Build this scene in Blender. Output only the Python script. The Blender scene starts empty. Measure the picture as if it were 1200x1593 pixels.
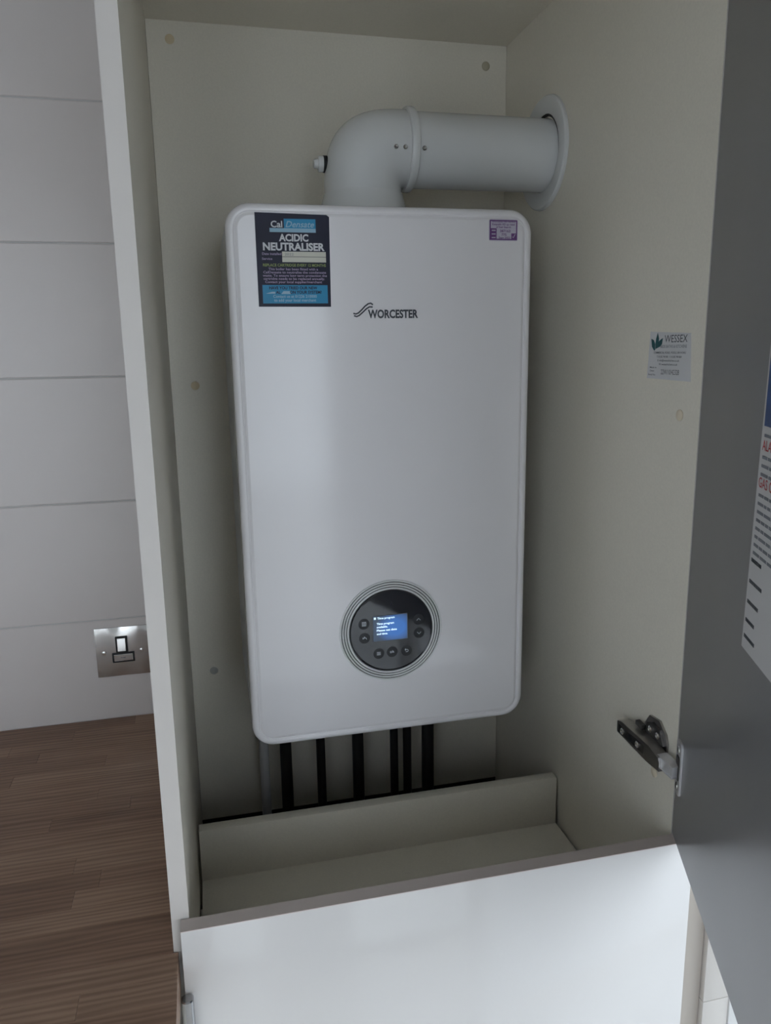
import bpy, bmesh, math, random
from mathutils import Vector, Matrix
random.seed(4)
sc = bpy.context.scene
COL = sc.collection
V = Vector

# ------------------------------------------------------------------ camera
cam_d = bpy.data.cameras.new('camera')
cam = bpy.data.objects.new('camera', cam_d)
COL.objects.link(cam)
cam_d.sensor_fit = 'HORIZONTAL'
cam_d.sensor_width = 36.0
cam_d.lens = 36.0 * 1197.7 / 1200.0
cam_d.clip_start = 0.02
R_ = ((0.97271, -0.231502, -0.015554), (0.062549, 0.19708, 0.97839), (0.223434, 0.952663, -0.206181))
cm = Matrix.Identity(4)
for i in range(3):
    cm[i][0] = R_[0][i]; cm[i][1] = R_[1][i]; cm[i][2] = -R_[2][i]
cm[0][3], cm[1][3], cm[2][3] = 0.04624, -0.72683, 0.57481
cam.matrix_world = cm
sc.camera = cam

# ------------------------------------------------------------------ light and exposure
sc.view_settings.view_transform = 'Standard'
sc.view_settings.look = 'None'
sc.view_settings.gamma = 1.0
sc.view_settings.use_curve_mapping = False
sc.view_settings.exposure = 0.1
world = bpy.data.worlds.new('sky')
world.use_nodes = True
sc.world = world
bg = world.node_tree.nodes['Background']
bg.inputs[0].default_value = (0.88, 0.94, 1.0, 1)
bg.inputs[1].default_value = 3.3


def area(name, loc, target, sx, sy, power, col):
    l = bpy.data.lights.new(name, 'AREA')
    l.shape = 'RECTANGLE'; l.size = sx; l.size_y = sy; l.energy = power; l.color = col
    o = bpy.data.objects.new(name, l); COL.objects.link(o)
    o.location = loc
    o.rotation_euler = (V(target) - V(loc)).to_track_quat('-Z', 'Y').to_euler()
    return o


# the openings daylight enters by: sampling portals only, they give off nothing themselves
def portal(loc, target, sx, sy):
    o = area('window_portal', loc, target, sx, sy, 1.0, (1, 1, 1))
    o.data.cycles.is_portal = True


portal((1.045, -2.08, 0.12), (1.045, 0, 0.12), 1.8, 2.1)
portal((-0.8, -2.08, 0.12), (-0.8, 0, 0.12), 1.0, 2.1)
portal((0.765, -0.556, 0.08), (0, -0.556, 0.08), 1.08, 2.0)

# ------------------------------------------------------------------ helpers
MATS = {}


def mat(name, col, rough=0.5, metal=0.0, spec=0.5, coat=0.0, emit=None, estr=0.0, noise=0.0, nscale=30.0, bump=0.0, bscale=300.0, stretch=(1, 1, 1)):
    if name in MATS:
        return MATS[name]
    m = bpy.data.materials.new(name); m.use_nodes = True
    nt = m.node_tree; b = nt.nodes['Principled BSDF']
    b.inputs['Base Color'].default_value = (*col, 1)
    b.inputs['Roughness'].default_value = rough
    b.inputs['Metallic'].default_value = metal
    b.inputs['Specular IOR Level'].default_value = spec
    b.inputs['Coat Weight'].default_value = coat
    b.inputs['Coat Roughness'].default_value = 0.08
    if emit:
        b.inputs['Emission Color'].default_value = (*emit, 1)
        b.inputs['Emission Strength'].default_value = estr
    if noise or bump:
        tc = nt.nodes.new('ShaderNodeTexCoord'); mp = nt.nodes.new('ShaderNodeMapping')
        mp.inputs['Scale'].default_value = stretch
        nt.links.new(tc.outputs['Object'], mp.inputs[0])
    if noise:
        n = nt.nodes.new('ShaderNodeTexNoise'); n.inputs['Scale'].default_value = nscale; n.inputs['Detail'].default_value = 6
        nt.links.new(mp.outputs[0], n.inputs['Vector'])
        cr = nt.nodes.new('ShaderNodeValToRGB')
        cr.color_ramp.elements[0].position = 0.3; cr.color_ramp.elements[1].position = 0.7
        cr.color_ramp.elements[0].color = (*[c * (1 - noise) for c in col], 1)
        cr.color_ramp.elements[1].color = (*[min(1, c * (1 + noise)) for c in col], 1)
        nt.links.new(n.outputs['Fac'], cr.inputs[0]); nt.links.new(cr.outputs[0], b.inputs['Base Color'])
    if bump:
        n2 = nt.nodes.new('ShaderNodeTexNoise'); n2.inputs['Scale'].default_value = bscale
        nt.links.new(mp.outputs[0], n2.inputs['Vector'])
        bp = nt.nodes.new('ShaderNodeBump'); bp.inputs['Strength'].default_value = bump; bp.inputs['Distance'].default_value = 0.001
        nt.links.new(n2.outputs['Fac'], bp.inputs['Height']); nt.links.new(bp.outputs[0], b.inputs['Normal'])
    MATS[name] = m
    return m


ROOT = {}


def thing(name, loc, label, cat, group=None):
    o = bpy.data.objects.new(name, None); COL.objects.link(o)
    o.location = loc; o.empty_display_size = 0.05
    o['label'] = label; o['category'] = cat
    if group: o['group'] = group
    ROOT[o.name] = V(loc)
    return o


def top(o, label, cat, group=None):
    o['label'] = label; o['category'] = cat
    if group: o['group'] = group
    return o


def struct(o):
    o['kind'] = 'structure'
    return o


def wloc(o):
    p = V((0, 0, 0))
    while o:
        p += o.location; o = o.parent
    return p


def obj(name, bm, m, parent=None, origin=None, angle=32, label=None):
    """link a bmesh (world coordinates) as one mesh object"""
    bmesh.ops.recalc_face_normals(bm, faces=bm.faces)
    lim = math.radians(angle)
    for f in bm.faces: f.smooth = True
    for e in bm.edges:
        if len(e.link_faces) == 2:
            e.smooth = e.calc_face_angle(0) < lim
        else:
            e.smooth = False
    for f in bm.faces:
        if len(f.verts) > 4:
            for e in f.edges: e.smooth = False
    w = wloc(parent) if parent else V((0, 0, 0))
    if origin is None:
        xs = [v.co for v in bm.verts]
        lo = V([min(c[i] for c in xs) for i in range(3)]); hi = V([max(c[i] for c in xs) for i in range(3)])
        origin = (lo + hi) / 2
        if parent is None: origin.z = lo.z
    origin = V(origin)
    bmesh.ops.translate(bm, verts=bm.verts, vec=-origin)
    me = bpy.data.meshes.new(name); bm.to_mesh(me); bm.free()
    for mm in (m if isinstance(m, (list, tuple)) else [m]): me.materials.append(mm)
    o = bpy.data.objects.new(name, me); COL.objects.link(o)
    o.location = origin - w
    if parent: o.parent = parent
    if label: o['label'] = label
    return o


def box(bm, lo, hi, bev=0.0, seg=2):
    lo = V(lo); hi = V(hi)
    g = bmesh.ops.create_cube(bm, size=1.0)
    vs = g['verts']
    for v in vs:
        v.co = V([(lo[i] + hi[i]) / 2 + v.co[i] * (hi[i] - lo[i]) for i in range(3)])
    if bev:
        es = list({e for v in vs for e in v.link_edges})
        bmesh.ops.bevel(bm, geom=es, offset=bev, segments=seg, affect='EDGES', profile=0.5)
    return bm


def boxm(lo, hi, bev=0.0, seg=2):
    return box(bmesh.new(), lo, hi, bev, seg)


def quadbox(bm, o, u, v, n, a0, a1, b0, b1, c0, c1, bev=0.0):
    """box in a local frame (u,v,n) at o"""
    g = bmesh.ops.create_cube(bm, size=1.0); vs = g['verts']
    for p in vs:
        a = (a0 + a1) / 2 + p.co.x * (a1 - a0); b = (b0 + b1) / 2 + p.co.y * (b1 - b0); c = (c0 + c1) / 2 + p.co.z * (c1 - c0)
        p.co = o + u * a + v * b + n * c
    if bev:
        es = list({e for p in vs for e in p.link_edges})
        bmesh.ops.bevel(bm, geom=es, offset=bev, segments=2, affect='EDGES', profile=0.5)
    return bm


def frame(axis):
    a = V(axis).normalized()
    h = V((0, 0, 1)) if abs(a.z) < 0.9 else V((1, 0, 0))
    u = a.cross(h).normalized(); v = a.cross(u).normalized()
    return a, u, v


def lathe(bm, c, axis, prof, n=48, cap=True):
    """prof: list of (radius, distance along axis)"""
    a, u, v = frame(axis); c = V(c); rings = []
    for r, t in prof:
        if r < 1e-7:
            rings.append([bm.verts.new(c + a * t)])
        else:
            rings.append([bm.verts.new(c + a * t + (u * math.cos(2 * math.pi * k / n) + v * math.sin(2 * math.pi * k / n)) * r) for k in range(n)])
    for A, B in zip(rings, rings[1:]):
        if len(A) == 1 and len(B) == 1: continue
        for k in range(n):
            j = (k + 1) % n
            if len(A) == 1: bm.faces.new((A[0], B[k], B[j]))
            elif len(B) == 1: bm.faces.new((A[k], A[j], B[0]))
            else: bm.faces.new((A[k], A[j], B[j], B[k]))
    if cap:
        for rg in (rings[0], rings[-1]):
            if len(rg) > 1: bm.faces.new(rg)
    return bm


def sweep(bm, pts, rads, n=48, cap=True):
    pts = [V(p) for p in pts]; rings = []
    t0 = (pts[1] - pts[0]).normalized(); a, u, v = frame(t0)
    for i, p in enumerate(pts):
        t = (pts[min(i + 1, len(pts) - 1)] - pts[max(i - 1, 0)]).normalized()
        q = t0.rotation_difference(t); u = q @ u; v = q @ v; t0 = t
        rings.append([bm.verts.new(p + (u * math.cos(2 * math.pi * k / n) + v * math.sin(2 * math.pi * k / n)) * rads[i]) for k in range(n)])
    for A, B in zip(rings, rings[1:]):
        for k in range(n):
            j = (k + 1) % n; bm.faces.new((A[k], A[j], B[j], B[k]))
    if cap: bm.faces.new(rings[0]); bm.faces.new(rings[-1])
    return bm


def rrect(cx, cz, w, h, r, n=8):
    out = []
    for qx, qz, a0 in ((1, 1, 0), (-1, 1, 90), (-1, -1, 180), (1, -1, 270)):
        for k in range(n + 1):
            a = math.radians(a0 + 90 * k / n)
            out.append((cx + qx * (w / 2 - r) + r * math.cos(a), cz + qz * (h / 2 - r) + r * math.sin(a)))
    return out


def rloft(bm, o, u, v, n, w, h, r, prof, seg=8, cx=0, cz=0, capa=True, capb=True):
    """rounded rectangle lofted; prof list of (inset, offset along n)"""
    rings = []
    for ins, t in prof:
        rr = max(r - ins, 0.0004)
        rings.append([bm.verts.new(o + u * x + v * z + n * t) for x, z in rrect(cx, cz, w - 2 * ins, h - 2 * ins, rr, seg)])
    for A, B in zip(rings, rings[1:]):
        m = len(A)
        for k in range(m):
            j = (k + 1) % m; bm.faces.new((A[k], A[j], B[j], B[k]))
    if capa: bm.faces.new(rings[0])
    if capb: bm.faces.new(rings[-1])
    return bm


def poly(bm, o, u, v, n, pts, t0, t1):
    A = [bm.verts.new(o + u * x + v * y + n * t0) for x, y in pts]
    B = [bm.verts.new(o + u * x + v * y + n * t1) for x, y in pts]
    m = len(pts)
    for k in range(m):
        j = (k + 1) % m; bm.faces.new((A[k], A[j], B[j], B[k]))
    bm.faces.new(A); bm.faces.new(B)
    return bm


def stroke(bm, o, u, v, n, pts, w, t0, t1):
    """flat ribbon of width w along pts"""
    P = [V((p[0], p[1])) for p in pts]; L = []; Rr = []
    for i, p in enumerate(P):
        d = (P[min(i + 1, len(P) - 1)] - P[max(i - 1, 0)]).normalized(); q = V((-d.y, d.x)) * (w / 2)
        L.append(p + q); Rr.append(p - q)
    ring = L + Rr[::-1]
    # build quad strips
    for i in range(len(P) - 1):
        poly(bm, o, u, v, n, [tuple(L[i]), tuple(L[i + 1]), tuple(Rr[i + 1]), tuple(Rr[i])], t0, t1)
    return bm


def lettering(o, u, v, n, lines, off=0.0004, bold=0.0):
    """lines: (text, x, y, height, width or None, align, shear). one bmesh of flat letters"""
    out = bmesh.new()
    for ln in lines:
        s, x, y, hh = ln[:4]
        wd = ln[4] if len(ln) > 4 else None
        al = ln[5] if len(ln) > 5 else 'c'
        bo = ln[6] if len(ln) > 6 else bold
        sh = ln[7] if len(ln) > 7 else 0.0
        cu = bpy.data.curves.new('t', 'FONT'); cu.body = s; cu.size = 1.0; cu.offset = bo; cu.shear = sh
        cu.resolution_u = 3
        to = bpy.data.objects.new('t', cu); COL.objects.link(to)
        me = bpy.data.meshes.new_from_object(to.evaluated_get(bpy.context.evaluated_depsgraph_get()))
        bpy.data.objects.remove(to); bpy.data.curves.remove(cu)
        if not len(me.vertices): continue
        xs = [q.co.x for q in me.vertices]
        x0, x1 = min(xs), max(xs)
        sy = hh / 0.72
        sx = (wd / (x1 - x0)) if wd else sy
        tw = (x1 - x0) * sx
        ox = {'c': x - tw / 2, 'l': x, 'r': x - tw}[al]
        tb = bmesh.new(); tb.from_mesh(me); bpy.data.meshes.remove(me)
        vm = [out.verts.new(o + u * (ox + (q.co.x - x0) * sx) + v * (y + q.co.y * sy) + n * off) for q in tb.verts]
        for f in tb.faces:
            try: out.faces.new([vm[q.index] for q in f.verts])
            except ValueError: pass
        tb.free()
    return out


def letter_obj(name, bm, m, parent, label=None):
    me_w = wloc(parent)
    xs = [q.co for q in bm.verts]
    org = sum(xs, V((0, 0, 0))) / len(xs)
    bmesh.ops.translate(bm, verts=bm.verts, vec=-org)
    me = bpy.data.meshes.new(name); bm.to_mesh(me); bm.free(); me.materials.append(m)
    o = bpy.data.objects.new(name, me); COL.objects.link(o); o.location = org - me_w; o.parent = parent
    if label: o['label'] = label
    return o


X, Y, Z = V((1, 0, 0)), V((0, 1, 0)), V((0, 0, 1))
FN = -Y                     # faces the camera

# ------------------------------------------------------------------ materials
M_carc = mat('cream_melamine', (0.83, 0.775, 0.665), 0.42, noise=0.03, nscale=400, bump=0.06, bscale=900)
M_edge = mat('pale_edging', (0.585, 0.54, 0.50), 0.45)
M_white = mat('white_gloss_lacquer', (0.67, 0.64, 0.615), 0.12, coat=0.6)
M_dooredge = mat('taupe_edge_band', (0.57, 0.49, 0.45), 0.5)
M_grey = mat('grey_satin_lacquer', (0.225, 0.225, 0.235), 0.35, spec=0.7, coat=0.08)
M_boiler = mat('white_appliance_paint', (0.83, 0.80, 0.805), 0.12, spec=0.42, coat=0.08)
M_bezel = mat('white_bezel_plastic', (0.78, 0.79, 0.80), 0.3)
M_casing = mat('white_casing_steel', (0.70, 0.71, 0.72), 0.4)
M_flue = mat('white_flue_paint', (0.70, 0.70, 0.69), 0.22, coat=0.3)
M_black = mat('black_rubber', (0.012, 0.012, 0.013), 0.6)
M_lag = mat('black_pipe', (0.008, 0.008, 0.009), 0.55)
M_palep = mat('pale_grey_plastic_pipe', (0.55, 0.54, 0.53), 0.5)
M_glass = mat('black_glass', (0.010, 0.011, 0.016), 0.06, coat=0.5)
M_ring = mat('silver_ring', (0.80, 0.80, 0.79), 0.3)
M_groove = mat('dark_groove', (0.03, 0.03, 0.032), 0.5)
M_chrome = mat('polished_steel', (0.62, 0.60, 0.58), 0.12, metal=1.0)
M_steel = mat('brushed_handle_steel', (0.42, 0.42, 0.43), 0.22, metal=1.0)
M_nickel = mat('nickel_hinge_steel', (0.40, 0.385, 0.365), 0.3, metal=1.0)
M_link = mat('bright_nickel', (0.72, 0.71, 0.73), 0.38, metal=0.6)
M_dnick = mat('dark_hinge_steel', (0.12, 0.115, 0.11), 0.35, metal=0.9)
M_tile = mat('white_wall_tile', (0.61, 0.555, 0.53), 0.3, noise=0.012, nscale=8)
M_grout = mat('pale_grout', (0.52, 0.51, 0.50), 0.9)
M_wall = mat('white_painted_plaster', (0.66, 0.66, 0.66), 0.8, bump=0.1, bscale=200)
M_ceil = mat('white_ceiling_paint', (0.75, 0.75, 0.74), 0.9)
M_floor = mat('pale_floor_vinyl', (0.58, 0.54, 0.49), 0.25, noise=0.04, nscale=5)
M_patio = mat('pale_paving', (0.50, 0.49, 0.47), 0.8, noise=0.1, nscale=3)
M_trim = mat('white_gloss_woodwork', (0.78, 0.77, 0.75), 0.3)
M_jamb = mat('cream_jamb_paint', (0.62, 0.575, 0.53), 0.4)
M_tan = mat('taupe_panel_edge', (0.42, 0.37, 0.32), 0.5)
M_cap = mat('tan_screw_cap', (0.72, 0.60, 0.40), 0.5)
M_capo = mat('olive_screw_cap', (0.50, 0.45, 0.33), 0.5)
M_capp = mat('cream_screw_cap', (0.80, 0.70, 0.54), 0.5)
M_capd = mat('grey_screw_cap', (0.48, 0.48, 0.45), 0.5)
M_void = mat('dark_unlit_wall', (0.05, 0.05, 0.05), 0.9)
M_ink = mat('dark_grey_ink', (0.05, 0.055, 0.065), 0.5)
M_navy = mat('navy_label_film', (0.014, 0.015, 0.034), 0.4, spec=0.25, noise=0.2, nscale=25)
M_cyan = mat('cyan_print', (0.0, 0.22, 0.42), 0.4)
M_lcyan = mat('light_blue_print', (0.26, 0.44, 0.56), 0.4)
M_wprint = mat('white_print', (0.62, 0.62, 0.64), 0.5)
M_pink = mat('mauve_print', (0.34, 0.27, 0.40), 0.5)
M_green = mat('olive_print', (0.26, 0.32, 0.10), 0.5)
M_cream = mat('cream_write_on_field', (0.62, 0.60, 0.52), 0.6)
M_purple = mat('purple_print', (0.16, 0.06, 0.22), 0.5)
M_lilac = mat('pale_lilac_label', (0.58, 0.54, 0.62), 0.5)
M_paper = mat('white_label_paper', (0.68, 0.67, 0.67), 0.6)
M_teal = mat('dark_teal_print', (0.0, 0.07, 0.08), 0.5)
M_greyp = mat('grey_print', (0.20, 0.21, 0.24), 0.6)
M_blue = mat('blue_header_print', (0.012, 0.07, 0.25), 0.4, noise=0.35, nscale=40)
M_red = mat('red_print', (0.50, 0.05, 0.06), 0.5)
M_gapshade = mat('dark_shadow_gap_seal', (0.02, 0.02, 0.02), 0.9)
M_pane = mat('window_glass', (0.9, 0.95, 1.0), 0.02)
M_pane.node_tree.nodes['Principled BSDF'].inputs['Transmission Weight'].default_value = 1.0
M_pane.node_tree.nodes['Principled BSDF'].inputs['IOR'].default_value = 1.02


def wood_mat(i, c1, c2):
    m = bpy.data.materials.new('oak_stave'); m.use_nodes = True
    nt = m.node_tree; b = nt.nodes['Principled BSDF']; b.inputs['Roughness'].default_value = 0.42
    b.inputs['Specular IOR Level'].default_value = 0.35
    tc = nt.nodes.new('ShaderNodeTexCoord'); mp = nt.nodes.new('ShaderNodeMapping')
    oi = nt.nodes.new('ShaderNodeObjectInfo')
    mp.inputs['Scale'].default_value = (5, 90, 90)
    add = nt.nodes.new('ShaderNodeVectorMath'); add.operation = 'MULTIPLY_ADD'
    add.inputs[1].default_value = (37, 91, 13); nt.links.new(oi.outputs['Random'], add.inputs[0]); nt.links.new(tc.outputs['Object'], add.inputs[2])
    nt.links.new(add.outputs[0], mp.inputs[0])
    n = nt.nodes.new('ShaderNodeTexNoise'); n.inputs['Scale'].default_value = 1.6; n.inputs['Detail'].default_value = 5; n.inputs['Distortion'].default_value = 0.6
    nt.links.new(mp.outputs[0], n.inputs['Vector'])
    mp2 = nt.nodes.new('ShaderNodeMapping'); mp2.inputs['Scale'].default_value = (2.2, 22, 22); nt.links.new(add.outputs[0], mp2.inputs[0])
    w = nt.nodes.new('ShaderNodeTexWave'); w.bands_direction = 'Y'; w.inputs['Scale'].default_value = 1.8; w.inputs['Distortion'].default_value = 11.0
    w.inputs['Detail'].default_value = 3; w.inputs['Detail Scale'].default_value = 0.7
    nt.links.new(mp2.outputs[0], w.inputs['Vector'])
    mx = nt.nodes.new('ShaderNodeMath'); mx.operation = 'MULTIPLY_ADD'; mx.inputs[1].default_value = 0.26; nt.links.new(w.outputs['Fac'], mx.inputs[0])
    ml = nt.nodes.new('ShaderNodeMath'); ml.operation = 'MULTIPLY'; ml.inputs[1].default_value = 0.5
    mp3 = nt.nodes.new('ShaderNodeMapping'); mp3.inputs['Scale'].default_value = (6, 42, 42); nt.links.new(add.outputs[0], mp3.inputs[0])
    n3 = nt.nodes.new('ShaderNodeTexNoise'); n3.inputs['Scale'].default_value = 1.0; n3.inputs['Detail'].default_value = 3; nt.links.new(mp3.outputs[0], n3.inputs['Vector'])
    av = nt.nodes.new('ShaderNodeMath'); av.operation = 'MULTIPLY_ADD'; av.inputs[1].default_value = 0.9; nt.links.new(n3.outputs['Fac'], av.inputs[0]); nt.links.new(n.outputs['Fac'], av.inputs[2])
    nt.links.new(av.outputs[0], ml.inputs[0]); nt.links.new(ml.outputs[0], mx.inputs[2])
    cr = nt.nodes.new('ShaderNodeValToRGB')
    cr.color_ramp.elements[0].position = 0.30; cr.color_ramp.elements[1].position = 0.98
    cr.color_ramp.elements[0].color = (*c1, 1); cr.color_ramp.elements[1].color = (*c2, 1)
    nt.links.new(mx.outputs[0], cr.inputs[0]); nt.links.new(cr.outputs[0], b.inputs['Base Color'])
    bp = nt.nodes.new('ShaderNodeBump'); bp.inputs['Strength'].default_value = 0.15; bp.inputs['Distance'].default_value = 0.0005
    nt.links.new(mx.outputs[0], bp.inputs['Height']); nt.links.new(bp.outputs[0], b.inputs['Normal'])
    return m


WOODS = [wood_mat(0, (0.175, 0.100, 0.064), (0.395, 0.250, 0.170)),
         wood_mat(1, (0.155, 0.088, 0.056), (0.350, 0.216, 0.147)),
         wood_mat(2, (0.190, 0.112, 0.073), (0.430, 0.280, 0.192)),
         wood_mat(3, (0.135, 0.075, 0.048), (0.320, 0.195, 0.132))]

# ------------------------------------------------------------------ dimensions
W, T, D = 0.564, 0.018, 0.566            # inside width, board thickness, inside depth
YW = 0.5726                              # face of the tiles
ZW = -0.0366                             # worktop surface
FL = -0.94                               # floor
CE = 1.46                                # ceiling
YB, XL, XR, XS = -1.95, -2.3, 2.10, 0.6575  # back of room, left wall, far right wall, near right wall face

# ------------------------------------------------------------------ room
for nm, z0, z1, m_ in (('floor', FL - 0.05, FL, M_floor), ('ceiling', CE, CE + 0.05, M_ceil)):
    bm = boxm((XL - 0.1, YB - 0.12, z0), (XS + 0.1, YW + 0.12, z1))
    box(bm, (XS + 0.1, YB - 0.12, z0), (XR + 0.1, -1.10, z1))
    struct(obj(nm, bm, m_))
struct(obj('wall_left', boxm((XL - 0.1, YB - 0.1, FL), (XL, YW + 0.12, CE)), M_wall))
wb = struct(obj('wall_back', boxm((XL, YW + 0.0013, FL), (XS + 0.1, YW + 0.12, CE)), M_grout))
GY0, GY1, GZ = -1.10, -0.012, 1.12       # glazed side light beside the cabinet
bm = bmesh.new()
box(bm, (XS, GY0 - 0.08, FL), (XS + 0.1, GY0, CE)); box(bm, (XS, GY1 + 0.0125, FL), (XS + 0.1, YW + 0.008, CE)); box(bm, (XS, GY0, GZ), (XS + 0.1, GY1 + 0.0125, CE))
struct(obj('wall_right', bm, M_wall))
struct(obj('wall_far_right', boxm((XR, YB - 0.12, FL), (XR + 0.1, -1.18, CE)), M_wall))
struct(obj('wall_side', boxm((XS + 0.1, -1.18, FL), (XR, -1.10, CE)), M_wall))
UNSEEN_WINS = [(0.14, 1.95), (-1.30, -0.30)]  # unseen openings behind the camera, added and widened to let in more daylight
bm = bmesh.new()
for x0, x1 in ((XL, -1.30), (-0.30, 0.14), (1.95, XR)): box(bm, (x0, YB - 0.12, FL), (x1, YB, CE))
for x0, x1 in UNSEEN_WINS: box(bm, (x0, YB - 0.12, 1.18), (x1, YB, CE))
struct(obj('wall_behind', bm, M_wall))
for i, (x0, x1) in enumerate(UNSEEN_WINS):
    bm = bmesh.new(); ya, yb = YB - 0.09, YB - 0.03
    xs = [x0, x1] if x1 - x0 < 1 else [x0, (x0 + x1) / 2, x1]
    box(bm, (x0, ya, 1.13), (x1, yb, 1.18), 0.003); box(bm, (x0, ya, FL), (x1, yb, FL + 0.06), 0.003)
    for j, x in enumerate(xs):
        c0 = x if j == 0 else (x - 0.04 if j == len(xs) - 1 else x - 0.03)
        box(bm, (c0, ya, FL + 0.06), (c0 + (0.06 if 0 < j < len(xs) - 1 else 0.04), yb, 1.13), 0.003)
    w_ = struct(obj('window_%d' % (i + 1), bm, M_trim))
    for xa, xb in zip(xs, xs[1:]):
        obj('pane', boxm((xa + 0.03, YB - 0.062, FL + 0.06), (xb - 0.03, YB - 0.056, 1.13)), M_pane, w_)
bm = bmesh.new()
box(bm, (XS, GY0, FL), (XS + 0.06, GY0 + 0.06, GZ), 0.002); box(bm, (XS, GY1 - 0.0, FL), (XS + 0.06, GY1 + 0.012, GZ), 0.002)
box(bm, (XS, GY0 + 0.06, GZ - 0.06), (XS + 0.06, GY1, GZ), 0.002); box(bm, (XS, GY0 + 0.06, FL), (XS + 0.06, GY1, FL + 0.06), 0.002)
d1 = struct(obj('door_1', bm, M_trim))
obj('pane', boxm((XS + 0.03, GY0 + 0.05, FL + 0.05), (XS + 0.036, GY1 + 0.004, GZ - 0.05)), M_pane, d1)
struct(obj('ground', boxm((-6, -8, FL - 0.12), (8, 4, FL - 0.06)), M_patio))


def skirting(name, lo, hi):
    struct(obj(name, boxm(lo, hi, 0.004), M_trim))


skirting('baseboard_right', (XR - 0.018, YB + 0.02, FL), (XR, -1.19, FL + 0.14))
skirting('baseboard_left', (XL, YB + 0.02, FL), (XL + 0.018, -0.1, FL + 0.14))

# tiles on the wall above the worktop (joint lines every 200 mm)
TZ0 = 0.1402
tile_mesh = {}
tw = 0.50
row = 0
zt_rows = [(ZW - 0.004, TZ0)] + [(TZ0 + 0.2 * k, TZ0 + 0.2 * (k + 1)) for k in range(7)]
for z0, z1 in zt_rows:
    z1 = min(z1, CE - 0.001)
    if z1 - z0 < 0.02: continue
    x1 = -0.0195
    first = True
    while x1 > XL + 0.05:
        x0 = max(x1 - tw, XL + 0.002)
        g = 0.0009
        bmt = boxm((x0 + g, YW, z0 + g), (x1 - g, YW + 0.0085, z1 - g), 0.0010, 1)
        o = obj('tile', bmt, M_tile, wb)
        o.location.y += random.uniform(-0.00015, 0.00015)
        x1 = x0 if not first else x0
        first = False

# ------------------------------------------------------------------ worktop of single staves
wt = thing('worktop', (-0.6, 0.2, ZW - 0.038), 'dark brown stave-jointed wooden worktop left of the tall cabinet, against the tiled wall', 'worktop')
ybk = YW - 0.002
rows = 22
rh = (ybk + 0.002) / 18
yfr = -0.002 - 4 * rh
for r in range(rows):
    ya = yfr + r * rh; yb_ = ya + rh
    x = -0.0184 if ya > -0.0025 else -0.0130
    rr = random.Random(100 + r)
    nx = x - rr.uniform(0.06, 0.28)
    while x > -1.45:
        nx = max(nx, -1.45)
        bmt = boxm((nx + 0.0001, ya + 0.0001, ZW - 0.038), (x - 0.0001, yb_ - 0.0001, ZW), 0.00025, 1)
        o = obj('stave', bmt, WOODS[rr.choice([0, 0, 1, 2, 2, 3, 1])], wt)
        x = nx; nx = x - rr.uniform(0.22, 0.42)
        if nx < -1.35: nx = -1.45
# base unit under the worktop
bu = thing('base_cabinet', (-0.74, 0.25, FL), 'white gloss base cabinet under the wooden worktop, left of the tall cabinet', 'cabinet')
obj('body', boxm((-1.449, -0.06, FL + 0.15), (-0.0195, 0.57, ZW - 0.0385)), M_carc, bu)
obj('plinth', boxm((-1.449, 0.0, FL), (-0.0195, 0.018, FL + 0.15)), M_white, bu)
for k in range(3):
    xa = -1.447 + k * 0.476
    dd_ = obj('door', boxm((xa, -0.079, FL + 0.155), (xa + 0.472, -0.061, ZW - 0.045), 0.0015), M_white, bu)

# ------------------------------------------------------------------ fused spur plate on the tiles
sx0, sx1, sz1, sz0 = -0.1525, -0.0665, 0.1262, 0.0402
sp = thing('fused_switch_plate', ((sx0 + sx1) / 2, YW, (sz0 + sz1) / 2), 'polished metal switched fuse plate on the tiles above the worktop', 'switch')
cxs, czs = (sx0 + sx1) / 2, (sz0 + sz1) / 2
bm = bmesh.new(); NG = 28; gv = []
for i in range(NG + 1):
    for j in range(NG + 1):
        x = (i / NG - 0.5) * 0.086; z = (j / NG - 0.5) * 0.086
        y = 0.0021 * (abs(z) / 0.043) ** 2 * (0.9 + 0.25 * math.cos(x * 2 * math.pi / 0.056)) + 0.0003 * (abs(x) / 0.043) ** 2
        gv.append(bm.verts.new((cxs + x, YW - 0.0055 + y, czs + z)))
for i in range(NG):
    for j in range(NG):
        k = i * (NG + 1) + j; bm.faces.new((gv[k], gv[k + 1], gv[k + NG + 2], gv[k + NG + 1]))
bmesh.ops.recalc_face_normals(bm, faces=bm.faces)
rim = [e for e in bm.edges if len(e.link_faces) == 1]
ret = bmesh.ops.extrude_edge_only(bm, edges=rim)
for v_ in [g for g in ret['geom'] if isinstance(g, bmesh.types.BMVert)]: v_.co.y = YW
obj('plate', bm, M_chrome, sp)
for s in (-1, 1):
    o = obj('screw', lathe(bmesh.new(), (cxs + s * 0.0302, YW - 0.0053, czs), FN, [(0.0036, 0), (0.0036, 0.0003), (0.0026, 0.0009), (0.0007, 0.0010), (0.0007, 0.0005)], 20), M_chrome, sp)
obj('bezel', rloft(bmesh.new(), V((cxs - 0.001, YW - 0.005, czs + 0.0135)), X, Z, FN, 0.0195, 0.028, 0.0008, [(0, 0), (0, 0.0012), (0.0006, 0.0016)], 2), M_black, sp, label='black surround of the switch rocker')
rk = obj('rocker', rloft(bmesh.new(), V((cxs - 0.001, YW - 0.0066, czs + 0.0135)), X, Z, FN, 0.0135, 0.0225, 0.0006, [(0, 0), (0, 0.0022), (0.0006, 0.0028)], 2), M_chrome, sp, label='bright steel rocker switch')
rk.rotation_euler = (math.radians(-5), 0, 0)
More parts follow.
